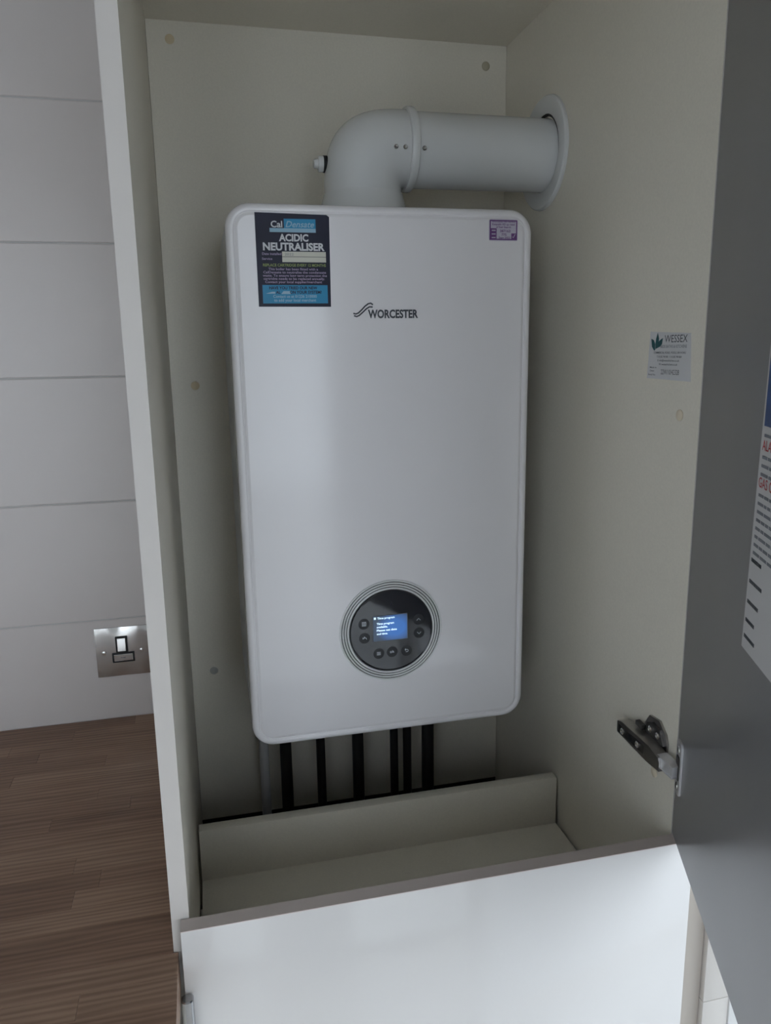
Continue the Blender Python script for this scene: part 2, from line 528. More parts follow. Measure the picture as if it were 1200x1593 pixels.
obj('bezel', rloft(bmesh.new(), V((cxs + 0.0005, YW - 0.005, czs - 0.0095)), X, Z, FN, 0.036, 0.0175, 0.0008, [(0, 0), (0, 0.0012), (0.0006, 0.0016)], 2), M_black, sp, label='black surround of the fuse drawer')
obj('fuse_holder', rloft(bmesh.new(), V((cxs + 0.0005, YW - 0.0066, czs - 0.0095)), X, Z, FN, 0.030, 0.0115, 0.0006, [(0, 0), (0, 0.001), (0.0005, 0.0014)], 2), M_chrome, sp)
letter_obj('lettering', lettering(V((cxs, YW - 0.008, czs - 0.0105)), X, Z, FN, [('FUSE', 0, 0, 0.0020, 0.007)], 0.0002), M_ink, sp)

# ------------------------------------------------------------------ tall cabinet
ZT, ZTOP = 1.053, 1.053 + T
tc = thing('tall_cabinet', (W / 2, 0.28, FL), 'tall cream-lined kitchen cabinet standing open around the boiler', 'cabinet')
# side panels: cream board with a lighter edging on the front
for nm, xa in (('side_panel', -T), ('side_panel', W)):
    o = obj(nm, boxm((xa, 0.001, FL + 0.0), (xa + T, D + 0.006, ZTOP)), M_carc, tc)
    obj('edge_band', boxm((xa, 0.0, FL + 0.0), (xa + T, 0.001, ZTOP), 0.0), M_edge, o, label='pale edging strip on the front of the side panel')
obj('back_panel', boxm((0.0006, D, -0.252), (W - 0.0006, D + 0.006, ZT)), M_carc, tc)
obj('rear_batten', boxm((0.0006, D, -0.33), (W - 0.0006, D + 0.006, -0.2525)), M_gapshade, tc, label='black strip below the back panel')  # added black strip stands in for the shade in the gap under the panel
obj('top_panel', boxm((0.0001, 0.0, ZT), (W - 0.0001, D + 0.006, ZTOP)), M_carc, tc)
obj('bottom_panel', boxm((0.0001, 0.0, -0.79), (W - 0.0001, D + 0.006, -0.772)), M_carc, tc)
obj('plinth', boxm((0.0001, 0.05, FL), (W - 0.0001, 0.068, -0.79)), M_white, tc)
# loose boxed-in shelf with upstand at the foot of the boiler space
G = 0.0038
sh = obj('shelf', boxm((G, 0.002, -0.1771 - T), (W - G, 0.2956, -0.1771)), M_carc, tc)
up = obj('upstand', boxm((G, 0.2958, -0.1771 - T), (W - G, 0.2958 + T, -0.0969), 0.0006), M_carc, tc)
obj('support_batten', boxm((0.0001, 0.06, -0.222), (0.02, 0.26, -0.1953)), M_carc, tc)
obj('support_batten', boxm((W - 0.02, 0.06, -0.222), (W - 0.0001, 0.26, -0.1953)), M_carc, tc)
# screw caps
for (x, z, m) in ((0.0337, 1.0279, M_cap), (0.5281, 1.0217, M_capo), (0.0379, 0.5229, M_cap), (0.0378, 0.0327, M_capd)):
    obj('screw_cap', lathe(bmesh.new(), (x, D, z), FN, [(0.0068, 0), (0.0068, 0.0006), (0.005, 0.0014), (0, 0.0017)], 24, cap=False), m, tc)
for (y, z) in ((0.0361, 0.4983), (0.0427, 0.0568)):
    obj('screw_cap', lathe(bmesh.new(), (W, y, z), -X, [(0.0064, 0), (0.0064, 0.0006), (0.005, 0.0014), (0, 0.0017)], 24, cap=False), M_capp, tc)
# lower door, closed, white gloss with a taupe top edge
ld = obj('door', boxm((-0.0085, -0.0195, -0.788), (W + 0.0172, -0.0015, -0.0006), 0.0006), M_white, tc, label='closed white gloss lower door')
obj('edge_band', boxm((-0.0085, -0.0195, -0.0006), (W + 0.0172, -0.0015, 0.0004)), M_dooredge, ld, label='taupe edging along the top of the door')
bm = bmesh.new()
rloft(bm, V((-0.0062, -0.0195, 0)), X, -Y, -Z, 0.0125, 0.013, 0.0045, [(0.0012, 0.0725), (0, 0.0735), (0, 0.2390), (0.0012, 0.24)], 5, cz=0.0066)
obj('handle', bm, M_steel, ld, label='polished steel bar handle')
# upper door, grey, swung out
DA = -0.386
dd_ = V((math.sin(DA), -math.cos(DA), 0)); dn = V((-dd_.y, dd_.x, 0))   # along the door, outward (away from camera side)
if dn.x < 0: dn = -dn
HO = V((W, 0, 0))
ud = obj('door', quadbox(bmesh.new(), HO, dd_, Z, dn, 0.0012, 0.598, 0.003, ZTOP, 0.0, T, 0.0006), M_grey, tc, label='open grey upper door')
# hinge on the right side panel
hg = obj('hinge_mounting_plate', poly(bmesh.new(), V((W, 0, 0)), Y, Z, -X,
         [(0.018, 0.083), (0.060, 0.083), (0.064, 0.090), (0.064, 0.114), (0.055, 0.128), (0.034, 0.130), (0.020, 0.118), (0.016, 0.108)], 0.0, 0.003), M_nickel, tc, label='nickel hinge plate screwed to the side panel')
obj('plate_lug', poly(bmesh.new(), V((W, 0, 0)), Y, Z, -X, [(0.020, 0.104), (0.058, 0.104), (0.056, 0.119), (0.044, 0.124), (0.028, 0.121)], 0.003, 0.006), M_dnick, hg)
for y, z in ((0.047, 0.1135), (0.031, 0.1125)):
    obj('screw', lathe(bmesh.new(), (W - 0.006, y, z), -X, [(0.0042, 0), (0.0042, 0.001), (0.0022, 0.0022), (0.001, 0.0012)], 18), M_chrome, hg)
obj('clip_lever', poly(bmesh.new(), V((W, 0, 0)), Y, Z, -X, [(0.060, 0.106), (0.074, 0.108), (0.074, 0.113), (0.060, 0.112)], 0.004, 0.010), M_dnick, hg)
# arm: channel section tapering to the front
hr = obj('hinge_arm', poly(bmesh.new(), V((W, 0, 0)), Y, Z, -X,
         [(0.098, 0.087), (0.098, 0.102), (0.088, 0.105), (0.026, 0.104), (0.006, 0.099), (0.003, 0.094), (0.003, 0.083), (0.030, 0.082)], 0.006, 0.021), M_nickel, tc, label='nickel concealed hinge arm')
obj('arm_slot', poly(bmesh.new(), V((W, 0, 0)), Y, Z, -X, [(0.094, 0.0895), (0.094, 0.0995), (0.036, 0.0995), (0.036, 0.0875)], 0.0209, 0.0214), M_dnick, hr)
for y in (0.084, 0.049):
    obj('screw', lathe(bmesh.new(), (W - 0.0212, y, 0.0938), -X, [(0.0042, 0), (0.0042, 0.0012), (0.0030, 0.002), (0.001, 0.0008)], 18), M_chrome, hr)
obj('arm_hole', lathe(bmesh.new(), (W - 0.0212, 0.066, 0.0938), -X, [(0.0045, 0), (0.0045, 0.0004)], 18), M_black, hr)
# link between arm and cup, then the cup flange on the door
pA = V((W - 0.014, 0.006, 0.0935)); pB = HO + dd_ * 0.020 - dn * 0.006 + Z * 0.092
d_ = (pB - pA); L_ = d_.length; d_.normalize(); s_ = d_.cross(Z).normalized()
obj('hinge_link', quadbox(bmesh.new(), pA, d_, Z, s_, -0.002, L_ + 0.002, -0.0058, 0.0085, -0.0060, 0.0045, 0.0015), M_link, tc, label='bright steel link of the hinge')
cf = obj('hinge_cup', rloft(bmesh.new(), HO + dd_ * 0.0185 + Z * 0.0975, dd_, Z, -dn, 0.022, 0.066, 0.0065, [(0, 0.0), (0, 0.0018), (0.0006, 0.0024)], 5), M_link, tc, label='steel hinge cup flange on the grey door')
for z in (0.075, 0.120):
    obj('screw', lathe(bmesh.new(), HO + dd_ * 0.0185 + Z * z - dn * 0.0024, -dn, [(0.0040, 0), (0.0038, 0.001), (0.0018, 0.0016), (0.001, 0.001)], 18), M_nickel, cf)
obj('cup', rloft(bmesh.new(), HO + dd_ * 0.0185 + Z * 0.0975 - dn * 0.0024, dd_, Z, -dn, 0.016, 0.030, 0.006, [(0, 0.0), (0, 0.0006), (0.002, 0.0008)], 5), M_dnick, cf)

# end panel and filler to the right of the cabinet
ep = obj('end_panel', boxm((W + T + 0.0005, -0.002, FL), (0.6190, D, ZTOP)), M_tan, None)
top(ep, 'narrow taupe end panel between the white lower door and the wall', 'panel')
fs = thing('door_jamb', (0.638, 0.0, FL), 'white jamb strip with a joint beside the taupe end panel, low right', 'jamb')
obj('strip', boxm((0.6195, -0.010, -0.2440), (XS - 0.0004, 0.0002, ZTOP), 0.0008), M_jamb, fs)
obj('strip', boxm((0.6195, -0.010, FL), (XS - 0.0004, 0.0002, -0.2448), 0.0008), M_jamb, fs)

# sticker on the right side panel
st = obj('sticker', poly(bmesh.new(), V((W, 0, 0)), Y, Z, -X, [(0.1028, 0.5907), (0.0246, 0.5874), (0.0201, 0.5356), (0.1057, 0.5371)], 0.0, 0.0003), M_paper, tc, label='white supplier sticker with a green leaf logo')
u_, v_ = -Y, Z
so = V((W, 0.064, 0.5365))
bm = lettering(so, u_, v_, -X, [('WESSEX', 0.0125, 0.0415, 0.0085, 0.043, 'c', 0.0)], 0.0005)
letter_obj('lettering', bm, M_ink, st)
bm = lettering(so, u_, v_, -X, [('BEDS BATHS & KITCHENS', 0.0085, 0.0355, 0.0033, 0.050, 'c', 0.01)], 0.0005)
letter_obj('lettering', bm, M_greyp, st)
bm = lettering(so, u_, v_, -X, [
    ('COMMERCIAL ROAD, POOLE, BH14 0HU', 0.0015, 0.0290, 0.0024, 0.062, 'c', 0.01),
    ('T: 01202 740 800   F: 01202 740 820', 0.001, 0.0245, 0.0022, 0.048, 'c', 0.01),
    ('E: info@wessexkitchens.co.uk', 0.0, 0.0203, 0.0022, 0.042, 'c', 0.01),
    ('W: wessexkitchens.co.uk', 0.0, 0.0160, 0.0022, 0.036, 'c', 0.01),
    ('Made in:', -0.029, 0.0125, 0.0018, 0.014, 'c', 0.01),
    ('Date:', -0.031, 0.0086, 0.0018, 0.009, 'c', 0.01),
    ('Serial No:', -0.0315, 0.0042, 0.0018, 0.015, 'c', 0.01),
    ('22W/10/42328', 0.0045, 0.0058, 0.0058, 0.035, 'c', 0.0)], 0.0005)
letter_obj('lettering', bm, M_ink, st)
bm = bmesh.new()
for pts in ([(-0.036, 0.046), (-0.031, 0.0445), (-0.028, 0.040), (-0.0275, 0.033), (-0.029, 0.0325), (-0.034, 0.037)],
            [(-0.0235, 0.0525), (-0.0205, 0.046), (-0.021, 0.041), (-0.0265, 0.034), (-0.0272, 0.040), (-0.0262, 0.046)],
            [(-0.013, 0.0465), (-0.0140, 0.040), (-0.0175, 0.037), (-0.0262, 0.0345), (-0.022, 0.040), (-0.0195, 0.0435)]):
    poly(bm, so, u_, v_, -X, pts, 0.0002, 0.0006)
obj('leaf_logo', bm, M_teal, st)

# printed notice taped inside the grey door
PN = HO - dn * 0.0006
nt_ = thing('printed_notice', HO + dd_ * 0.31 + Z * 0.32, 'white printed notice with blue header fixed inside the open grey door', 'notice')
ang = math.radians(-2.0)
pu = dd_ * math.cos(ang) + Z * math.sin(ang) * -1
pu = dd_; pv = Z
sheet = [(0.2009, 0.3196), (0.4109, 0.3196), (0.4183, 0.603), (0.2113, 0.603)]
obj('sheet', poly(bmesh.new(), PN, dd_, Z, -dn, sheet, -0.0005, 0.0), M_paper, nt_)
obj('header', poly(bmesh.new(), PN, dd_, Z, -dn, [(0.2125, 0.5106), (0.414, 0.5106), (0.415, 0.598), (0.2145, 0.598)], 0.0, 0.0003), M_blue, nt_, label='blue header block')
letter_obj('lettering', lettering(PN, dd_, Z, -dn, [('ALARM', 0.2125, 0.4915, 0.0085, None, 'l', 0.01)], 0.0004), M_red, nt_, label='upper red heading')
letter_obj('lettering', lettering(PN, dd_, Z, -dn, [('GAS CODE', 0.2112, 0.4612, 0.0085, None, 'l', 0.01)], 0.0004), M_red, nt_, label='lower red heading')
bm = bmesh.new()
rr = random.Random(5)
for z in (0.502, 0.4845, 0.4775, 0.4705, 0.4535, 0.4465, 0.4395, 0.4325, 0.4255, 0.4185, 0.4115, 0.4045):
    x = 0.2095 + (z - 0.32) * 0.04 - 0.006 + 0.004
    xe = 0.40 - rr.uniform(0, 0.05)
    while x < xe:
        w_ = rr.uniform(0.006, 0.018)
        poly(bm, PN, dd_, Z, -dn, [(x, z), (x + w_, z), (x + w_, z + 0.0024), (x, z + 0.0024)], 0.0, 0.0003)
        x += w_ + 0.0022
for z in (0.3980, 0.3800, 0.3615, 0.3425, 0.3250):
    pass
o = obj('text_lines', bm, M_greyp, nt_)
o['kind'] = 'stuff'
bm = bmesh.new()
for z, w_ in ((0.3975, 0.024), (0.3790, 0.028), (0.3610, 0.028), (0.3445, 0.018), (0.3300, 0.026)):
    x = 0.2055 + (z - 0.32) * 0.04
    e = x + w_
    while x < e:
        q = rr.uniform(0.003, 0.006)
        poly(bm, PN, dd_, Z, -dn, [(x, z), (x + q, z), (x + q, z + 0.003), (x, z + 0.003)], 0.0, 0.0003)
        x += q + 0.0006
o = obj('text_lines', bm, M_ink, nt_)
o['kind'] = 'stuff'

# ------------------------------------------------------------------ boiler
bx, bw, bz, bh, bf = 0.0865, 0.4005, 0.0338, 0.7185, 0.271
bcx, bcz = bx + bw / 2, bz + bh / 2
bo = thing('wall_boiler', (bcx, 0.42, bz), 'white wall-hung gas boiler with round black control dial inside the cabinet', 'boiler')
o0 = V((bcx, bf, bcz))
obj('casing', rloft(bmesh.new(), o0, X, Z, FN, bw - 0.004, bh - 0.006, 0.022, [(0, -0.2945), (0, -0.030)], 8), M_casing, bo, label='white steel casing behind the front cover')
obj('front_cover', rloft(bmesh.new(), o0, X, Z, FN, bw, bh, 0.031, [(0.001, -0.030), (0, -0.028), (0, -0.008), (0.0008, -0.0045), (0.0028, -0.0018), (0.0055, -0.0004), (0.0078, 0.0), (0.0095, -0.0006), (0.0102, -0.0018), (0.0112, -0.0020), (0.0122, -0.0012), (0.0150, -0.0002)], 12, capb=True), M_boiler, bo)
# logo and lettering
bo0 = V((0, bf - 0.0002 + 0.0004, 0))
lg = letter_obj('lettering', lettering(bo0, X, Z, FN, [('WORCESTER', 0.2612, 0.6152, 0.0103, 0.0668, 'l', 0.036)], 0.0005), M_ink, bo, label='dark maker name on the front cover')
bm = bmesh.new()
for px_ in ([(550, 487.5), (554, 488.5), (558, 486.8), (563, 482), (568, 476.5), (573, 472.6), (577, 471.5), (580.5, 474)],
            [(551, 491.2), (555, 492.6), (559, 490.8), (565, 485.5), (570, 480.5), (575, 477.4), (580, 477.6)]):
    stroke(bm, bo0, X, Z, FN, [(0.2421 + (a - 550) * 0.000848, 0.6174 - (b - 492) * 0.00079) for a, b in px_], 0.0018, 0.0002, 0.0006)
obj('logo', bm, M_ink, bo, label='two dark wave strokes before the name')

# navy sticker
nx0, nx1, nz0, nz1 = 0.1229, 0.2138, 0.6292, 0.7398
ns = obj('sticker', poly(bmesh.new(), bo0, X, Z, FN, [(nx0, nz0 + 0.0004), (nx1 - 0.0003, nz0), (nx1 + 0.0004, nz1 - 0.003), (nx1 - 0.003, nz1 - 0.0006), (nx0 - 0.0002, nz1 + 0.0008)], 0.0, 0.0005), M_navy, bo, label='dark navy acidic neutraliser sticker')
sw, shh = nx1 - nx0, nz1 - nz0


def NP(u, v):   # sticker fraction (0..1, from the top) to plane
    return nx0 + u * sw, nz1 - v * shh


def nrect(bm, u0, u1, v0, v1, t=0.0008):
    a = NP(u0, v0); b = NP(u1, v1)
    return poly(bm, bo0, X, Z, FN, [(a[0], b[1]), (b[0], b[1]), (b[0], a[1]), (a[0], a[1])], 0.0004, t)


obj('banner', nrect(bmesh.new(), 0.385, 0.815, 0.055, 0.157), M_cyan, ns, label='blue name block')
obj('banner', nrect(bmesh.new(), 0.19, 0.815, 0.155, 0.197, 0.0009), M_lcyan, ns, label='light blue underline')
obj('banner', nrect(bmesh.new(), 0.06, 0.955, 0.762, 0.962), M_cyan, ns, label='bright blue lower block')
obj('write_on_field', nrect(bmesh.new(), 0.345, 0.945, 0.402, 0.455), M_cream, ns)
obj('write_on_field', nrect(bmesh.new(), 0.345, 0.945, 0.460, 0.515), M_cream, ns)


def NL(s, uc, vb, hfrac, wfrac, al='c', bold=0.02, sh=0.0):
    x, z = NP(uc, vb)
    return (s, x, z, hfrac * shh, wfrac * sw, al, bold, sh)


letter_obj('lettering', lettering(bo0, X, Z, FN, [
    NL('Cal', 0.285, 0.146, 0.068, 0.155), NL('ACIDIC', 0.51, 0.290, 0.074, 0.40, 'c', 0.038), NL('NEUTRALISER', 0.51, 0.388, 0.080, 0.84, 'c', 0.038)], 0.0011), M_wprint, ns, label='white title lettering')
letter_obj('lettering', lettering(bo0, X, Z, FN, [NL('Densate', 0.60, 0.143, 0.066, 0.39, 'c', 0.015, 0.3)], 0.0012), M_lcyan, ns, label='pale blue slanted name lettering')
letter_obj('lettering', lettering(bo0, X, Z, FN, [
    NL('Contact us at 01226 210000', 0.50, 0.900, 0.032, 0.60), NL('to add your local merchant', 0.50, 0.942, 0.032, 0.58)], 0.0012), M_lcyan, ns, label='pale blue lettering')
letter_obj('lettering', lettering(bo0, X, Z, FN, [NL('HAVE YOU TRIED OUR NEW', 0.48, 0.808, 0.032, 0.66, 'c', 0.03), NL('AL', 0.27, 0.855, 0.030, 0.06, 'c', 0.03), NL('ON YOUR SYSTEM?', 0.65, 0.855, 0.032, 0.44, 'c', 0.03)], 0.0012), M_navy, ns, label='navy lettering on the blue block')
letter_obj('lettering', lettering(bo0, X, Z, FN, [NL('REPLACE CARTRIDGE EVERY 12 MONTHS', 0.51, 0.562, 0.030, 0.86)], 0.0011), M_green, ns, label='olive lettering')
letter_obj('lettering', lettering(bo0, X, Z, FN, [NL('Date installed', 0.205, 0.440, 0.026, 0.26), NL('Service', 0.14, 0.492, 0.024, 0.14),
    NL('This boiler has been fitted with a', 0.49, 0.602, 0.026, 0.68), NL('CalDensate to neutralise the condensate', 0.51, 0.637, 0.026, 0.86),
    NL('waste. To ensure long term protection the', 0.51, 0.672, 0.026, 0.88), NL('cartridge needs to be replaced annually.', 0.50, 0.706, 0.026, 0.84),
    NL('Contact your local supplier/merchant', 0.49, 0.741, 0.026, 0.78)], 0.0011), M_pink, ns, label='small mauve print')
letter_obj('lettering', lettering(bo0, X, Z, FN, [NL('2022', 0.44, 0.444, 0.028, 0.12, 'c', 0.0)], 0.0012), M_greyp, ns, label='handwritten date')
bm = bmesh.new(); a = NP(0.10, 0.856); b = NP(0.23, 0.835)
poly(bm, bo0, X, Z, FN, [(a[0], a[1]), (b[0], a[1]), (b[0], b[1]), (b[0] - 0.004, b[1])], 0.0008, 0.0011)
a = NP(0.31, 0.860); b = NP(0.44, 0.828)
poly(bm, bo0, X, Z, FN, [(a[0], a[1]), (b[0], a[1]), (b[0], b[1]), (a[0] + 0.003, b[1])], 0.0008, 0.0011)
obj('mark', bm, M_lcyan, ns)

# small purple service label
px0, px1, pz0, pz1 = 0.4258, 0.4640, 0.7133, 0.7381
pl = obj('sticker', rloft(bmesh.new(), bo0 + X * (px0 + px1) / 2 + Z * (pz0 + pz1) / 2, X, Z, FN, px1 - px0 + 0.002, pz1 - pz0 + 0.002, 0.0025, [(0, 0), (0, 0.0005)], 4), M_lilac, bo, label='small white service sticker with purple border')
pw, ph = px1 - px0, pz1 - pz0


def prc(bm, u0, u1, v0, v1):
    return poly(bm, bo0, X, Z, FN, [(px0 + u0 * pw, pz1 - v1 * ph), (px0 + u1 * pw, pz1 - v1 * ph), (px0 + u1 * pw, pz1 - v0 * ph), (px0 + u0 * pw, pz1 - v0 * ph)], 0.0004, 0.0008)


bm = bmesh.new()
for a in ((0, 1, 0, 0.06), (0, 1, 0.94, 1), (0, 0.035, 0.06, 0.94), (0.965, 1, 0.06, 0.94), (0.035, 0.25, 0.42, 0.94), (0.79, 0.965, 0.66, 0.94)): prc(bm, *a)
obj('border', bm, M_purple, pl)


def PL(s, uc, vb, hf, wf, bold=0.02):
    return (s, px0 + uc * pw, pz1 - vb * ph, hf * ph, wf * pw, 'c', bold)


letter_obj('lettering', lettering(bo0, X, Z, FN, [PL('Worcester HD Service', 0.5, 0.12, 0.07, 0.85), PL('Keepsafe HD up rated', 0.5, 0.26, 0.10, 0.82), PL('of fuel Search', 0.5, 0.40, 0.10, 0.54), PL('387163', 0.56, 0.61, 0.13, 0.38), PL('775', 0.52, 0.79, 0.12, 0.18), PL('Sept 2022', 0.54, 0.93, 0.10, 0.42)], 0.0009), M_purple, pl)
bm = bmesh.new()
stroke(bm, bo0, X, Z, FN, [(px0 + 0.82 * pw, pz1 - 0.82 * ph), (px0 + 0.855 * pw, pz1 - 0.89 * ph), (px0 + 0.93 * pw, pz1 - 0.70 * ph)], 0.0008, 0.0008, 0.0010)
for v in (0.50, 0.68, 0.86): prc(bm, 0.07, 0.21, v, v + 0.05)
for vtx in bm.verts: vtx.co.y -= 0.0003
obj('tick_mark', bm, M_lilac, pl)

# control dial
dc = V((0.2857, bf, 0.1885))
RI = 0.0592
dl = obj('control_dial', lathe(bmesh.new(), dc, FN, [(0.0735, -0.0005), (0.0735, 0.0008), (RI, 0.0012), (RI, -0.0005)], 96, cap=False), M_groove, bo, label='round control panel with silver rings')
for k, r in enumerate((0.0725, 0.0690, 0.0655, 0.0618)):
    w_ = 0.00125 if k < 3 else 0.0016
    bm = bmesh.new(); n = 96; a_, u2, v2 = frame(FN)
    prof = [(r - w_, 0.0008), (r - w_ * 0.6, 0.0022), (r, 0.0026), (r + w_ * 0.6, 0.0022), (r + w_, 0.0008)]
    lathe(bm, dc, FN, prof, 96, cap=False)
    obj('ring', bm, M_ring, dl)
gl = obj('control_glass', lathe(bmesh.new(), dc, FN, [(RI, 0.0), (RI, 0.0028), (RI - 0.0008, 0.0034), (RI - 0.0025, 0.0035)], 96), M_glass, bo, label='round glossy black control glass')
sc0 = dc - Y * 0.0036
M_scr = mat('blue_backlit_display', (0.01, 0.02, 0.05), 0.2, emit=(0.05, 0.13, 0.42), estr=0.6)
nt2 = M_scr.node_tree; b_ = nt2.nodes['Principled BSDF']
tcn = nt2.nodes.new('ShaderNodeTexCoord'); gr = nt2.nodes.new('ShaderNodeTexGradient'); gr.gradient_type = 'SPHERICAL'
mpn = nt2.nodes.new('ShaderNodeMapping'); mpn.inputs['Scale'].default_value = (34, 1, 42); mpn.inputs['Location'].default_value = (-0.25, 0, 0.0)
nt2.links.new(tcn.outputs['Object'], mpn.inputs[0]); nt2.links.new(mpn.outputs[0], gr.inputs[0])
crn = nt2.nodes.new('ShaderNodeValToRGB'); crn.color_ramp.elements[0].color = (0.055, 0.085, 0.13, 1); crn.color_ramp.elements[1].color = (0.06, 0.22, 0.68, 1)
crn.color_ramp.elements[1].position = 0.55
nt2.links.new(gr.outputs[0], crn.inputs[0]); nt2.links.new(crn.outputs[0], b_.inputs['Emission Color'])
scx0, scx1, scz0, scz1 = 0.2592, 0.3079, 0.1758, 0.2123
sr = obj('display_bezel', rloft(bmesh.new(), V(((scx0 + scx1) / 2, dc.y - 0.0035, (scz0 + scz1) / 2)), X, Z, FN, scx1 - scx0 + 0.0015, scz1 - scz0 + 0.0015, 0.001, [(0, 0), (0, 0.0004)], 3), mat('grey_display_frame', (0.10, 0.11, 0.13), 0.3), gl)
obj('display', rloft(bmesh.new(), V(((scx0 + scx1) / 2, dc.y - 0.0039, (scz0 + scz1) / 2)), X, Z, FN, scx1 - scx0, scz1 - scz0, 0.0006, [(0, 0), (0, 0.0003)], 3), M_scr, gl, label='blue backlit display with white text')
M_scrt = mat('display_text_glow', (0.5, 0.6, 0.7), 0.5, emit=(0.62, 0.85, 1.0), estr=0.95)
TO = V((0, dc.y - 0.0042, 0))
letter_obj('lettering', lettering(TO, X, Z, FN, [('Time program', 0.2650, 0.2078, 0.0030, 0.0250, 'l', 0.03), ('Time program', 0.2640, 0.1998, 0.0030, 0.0250, 'l', 0.03),
    ('available.', 0.2640, 0.1950, 0.0030, 0.0158, 'l', 0.03), ('Please set date', 0.2640, 0.1900, 0.0030, 0.0290, 'l', 0.03), ('and time.', 0.2640, 0.1850, 0.0030, 0.0158, 'l', 0.03)], 0.0003), M_scrt, gl, label='white glowing display text')
obj('display_icon', poly(bmesh.new(), TO, X, Z, FN, [(0.2602, 0.2078), (0.2630, 0.2078), (0.2630, 0.2108), (0.2602, 0.2108)], 0, 0.0003), M_scrt, gl)
M_icon = mat('pale_button_print', (0.50, 0.52, 0.56), 0.5)
M_iconf = mat('faint_button_print', (0.07, 0.07, 0.08), 0.5)
M_btn = mat('black_touch_button', (0.006, 0.007, 0.010), 0.3)


def dpt(zx, zy):   # zoom pixel of the dial view to the plane offset from the dial centre
    # affine from measured points
    fx = 500 + zx / 5.4545; fy = 880 + zy / 5.4545
    dx = (fx - 605.5) * 0.000925; dz = -(fy - 980.0) * 0.000955
    return dx, dz + dx * -0.10


def button(zx, zy, icon, m=M_icon):
    x, z = dpt(zx, zy)
    c = V((dc.x + x, dc.y - 0.0035, dc.z + z))
    b = obj('button', lathe(bmesh.new(), c, FN, [(0.0078, 0), (0.0078, 0.0001), (0.0070, 0.0003)], 28), M_btn, gl)
    bm = bmesh.new()
    for s in icon:
        stroke(bm, c, X, Z, FN, [(a * 0.001, bb * 0.001) for a, bb in s], 0.0009, 0.0003, 0.0006)
    obj('icon', bm, m, gl)


button(342, 487, [[(-3, 2.6), (3, 2.6)], [(-2.4, 2.6), (-2.4, -2.6)], [(-0.7, 2.6), (-0.7, -2.6)], [(1, 2.6), (1, -2.6)], [(2.7, 2.6), (2.7, -2.6)], [(-3, -2.6), (3, -2.6)]])
button(345, 606, [[(-3, 0.8), (0, 0.2), (2.2, 0.2), (3, -1.8)], [(-1, 2.0), (1, 1.4)], [(0, 2), (0, 0.2)], [(-3, -0.6), (-1, -0.5)]])
button(462, 736, [[(-2.8, 1.8), (2.8, 1.8)], [(-2.8, 0), (2.8, 0)], [(-2.8, -1.8), (2.8, -1.8)]])
button(577, 722, [[(-2.8, 0.9), (-1.2, 0.9), (-1.2, -1.3), (-2.8, -1.3), (-2.8, 0.9)], [(0.5, 2.2), (0.5, -1.3)], [(0.5, -0.2), (2.4, 0.9)], [(1.2, 0.2), (2.6, -1.3)]])
button(700, 712, [[(-2.4, 1.6), (1.6, 1.6), (2.6, 0.2), (1.6, -1.6), (-1.2, -1.6)], [(-2.4, 1.6), (-0.9, 3)], [(-2.4, 1.6), (-0.9, 0.2)]])
button(806, 446, [[(-2.8, -1.4), (0, 1.6), (2.8, -1.4)]])
button(810, 560, [[(-2.8, 1.4), (0, -1.6), (2.8, 1.4)]])
x, z = dpt(577, 313)
bm = bmesh.new(); stroke(bm, V((dc.x + x, dc.y - 0.0035, dc.z + z)), X, Z, FN, [(-0.0018, -0.003), (0, 0.003), (0.0018, -0.003)], 0.0006, 0, 0.0002)
obj('icon', bm, M_iconf, gl, label='faint arrow mark at the top')

# ------------------------------------------------------------------ flue
FX, FY, FZ = 0.2875, 0.41, 0.8517
fl = thing('flue_pipe', (FX, FY, bz + bh - 0.003), 'white flue elbow and pipe running from the boiler top into the right side panel', 'flue')
zt_ = bz + bh - 0.003
lathe_b = lathe(bmesh.new(), (FX, FY, zt_), Z, [(0.0685, 0), (0.0685, 0.006), (0.0640, 0.012), (0.0585, 0.030), (0.0560, 0.040)], 64)
obj('flue_base', lathe_b, M_flue, fl)
RE = 0.0545
PVX, PVZ = FX + RE + 0.004, FZ - 0.0515 - 0.004       # pivot of the tight inner bend
bm = bmesh.new(); rings = []; NS = 64


def ering(cx, cz, ux, uz, half, hy):
    return [bm.verts.new((cx + ux * half * math.cos(2 * math.pi * k / NS), FY + hy * math.sin(2 * math.pi * k / NS), cz + uz * half * math.cos(2 * math.pi * k / NS))) for k in range(NS)]


for z in (zt_ + 0.010, zt_ + 0.03, PVZ - 0.002):
    rings.append(ering(FX, z, -1, 0, RE, RE))
for k in range(1, 24):
    a = math.radians(90 * k / 24)
    ca, sa = math.cos(a), math.sin(a)
    A = PVX - FX + RE; B = FZ - PVZ + 0.0515; p = 2.7
    ro = ((ca / A) ** p + (sa / B) ** p) ** (-1 / p); ri = 0.004
    hy = RE * (1 - k / 24) + 0.0515 * k / 24
    mid = (ro + ri) / 2
    rings.append(ering(PVX - ca * mid, PVZ + sa * mid, -ca, sa, (ro - ri) / 2, hy))
for x in (PVX + 0.001, 0.3565):
    rings.append(ering(x, FZ, 0, 1, 0.0515, 0.0515))
for A_, B_ in zip(rings, rings[1:]):
    for k in range(NS):
        j = (k + 1) % NS; bm.faces.new((A_[k], A_[j], B_[j], B_[k]))
bm.faces.new(rings[0]); bm.faces.new(rings[-1])
obj('elbow', bm, M_flue, fl)
obj('collar', lathe(bmesh.new(), (0.3460, FY, FZ), X, [(0.0520, 0), (0.0550, 0.001), (0.0560, 0.003), (0.0560, 0.009), (0.0550, 0.0115), (0.0505, 0.013)], 64, cap=False), M_flue, fl, label='raised clamp collar')
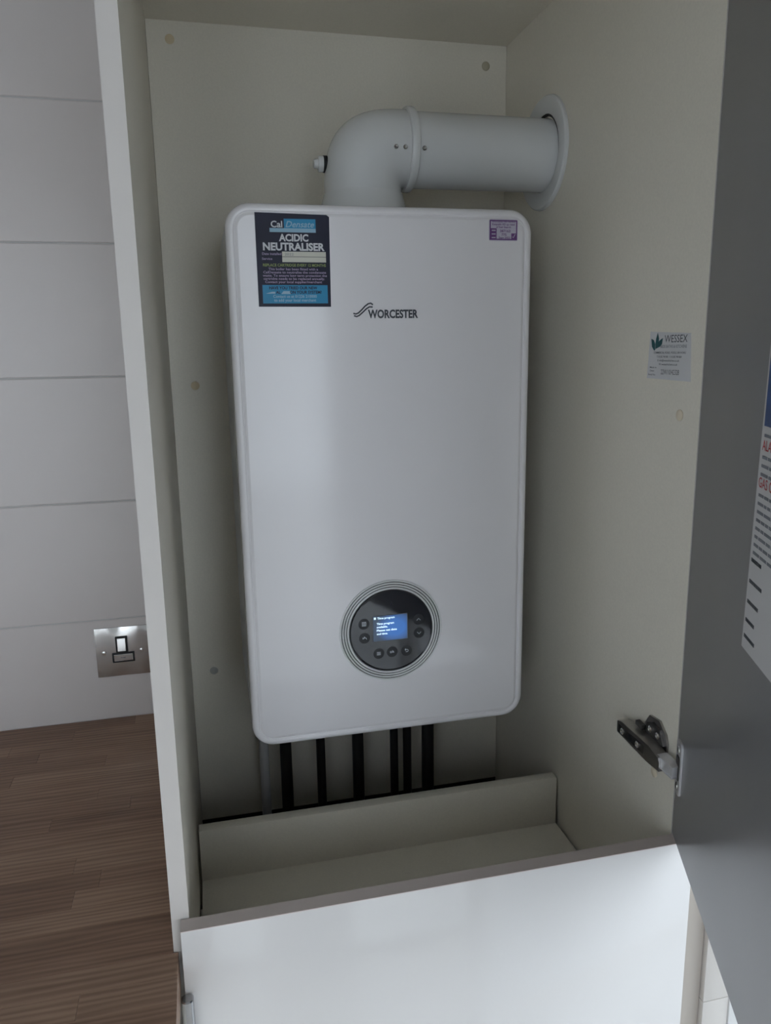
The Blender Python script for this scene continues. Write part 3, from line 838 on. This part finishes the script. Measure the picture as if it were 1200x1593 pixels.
obj('pipe', lathe(bmesh.new(), (0.350, FY, FZ), X, [(0.0502, 0), (0.0502, W - 0.350 - 0.0003)], 64), M_flue, fl)
for x_ in (0.3235, 0.3365, 0.3640):
    zz = FZ - 0.0085; r_ = 0.0521 if x_ < 0.35 else 0.0500
    obj('screw', lathe(bmesh.new(), (x_, FY - r_, zz), FN, [(0.0030, 0), (0.0030, 0.0012), (0.0022, 0.002), (0.0007, 0.0016)], 16), M_nickel, fl)
# test cap on the left of the elbow
cz_ = 0.8290
obj('gasket', lathe(bmesh.new(), (FX - 0.0540, FY, cz_), -X, [(0.0112, -0.004), (0.0112, 0.0022)], 32), M_black, fl, label='black rubber washer')
obj('test_cap', lathe(bmesh.new(), (FX - 0.0562, FY, cz_), -X, [(0.0105, 0), (0.0108, 0.002), (0.0105, 0.0065), (0.0090, 0.0070), (0.0065, 0.0070), (0.0060, 0.0125), (0.0050, 0.0132)], 32), M_flue, fl)
# wall flange: flat ring with a soft outer lip
fc = V((W, FY, FZ + 0.003))
obj('wall_flange', lathe(bmesh.new(), fc, -X, [(0.0535, 0.0002), (0.0535, 0.0035), (0.0590, 0.0050), (0.0720, 0.0062), (0.0765, 0.0058), (0.0785, 0.0035), (0.0788, 0.0002)], 72, cap=False), M_flue, fl)
obj('seal', lathe(bmesh.new(), fc, -X, [(0.0500, 0.0004), (0.0500, 0.0022), (0.0537, 0.0022), (0.0537, 0.0004)], 72, cap=False), M_black, fl, label='dark gap seal around the pipe')

# ------------------------------------------------------------------ pipes under the boiler
PY = 0.50


def pipe(xa, xb, name, label, m, cat='pipe', group=None, nut=False, y=PY):
    x = (xa + xb) / 2; r = (xb - xa) / 2
    t = thing(name, (x, y, -0.7715), label, cat, group)
    obj('tube', lathe(bmesh.new(), (x, y, -0.7715), Z, [(r, 0), (r, bz + 0.7715 - 0.0)], 28), m, t)
    if nut:
        obj('nut', lathe(bmesh.new(), (x, y, bz - 0.035), Z, [(r * 0.9, 0), (r * 1.35, 0.003), (r * 1.35, 0.030), (r * 1.1, 0.0345)], 6), m, t)
    return t


g = 'pipes under the boiler'
pipe(0.1055, 0.1220, 'waste_pipe', 'pale grey pipe under the boiler, leftmost in the row', M_palep, y=0.515)
pipe(0.1400, 0.1600, 'boiler_pipe', 'thick black pipe just right of the pale grey pipe', M_lag, group=g, nut=True)
pipe(0.2030, 0.2185, 'boiler_pipe', 'thin black pipe between the two thick black pipes on the left', M_lag, group=g)
pipe(0.2670, 0.2870, 'boiler_pipe', 'thick black pipe third from left of the black pipes, below the dial', M_lag, group=g)
pipe(0.3355, 0.3500, 'boiler_pipe', 'left one of the close pair of thin black pipes', M_lag, group=g, nut=True)
pipe(0.3595, 0.3745, 'boiler_pipe', 'right one of the close pair of thin black pipes', M_lag, group=g)
pipe(0.3945, 0.4165, 'boiler_pipe', 'thick black pipe, rightmost in the row under the boiler', M_lag, group=g)
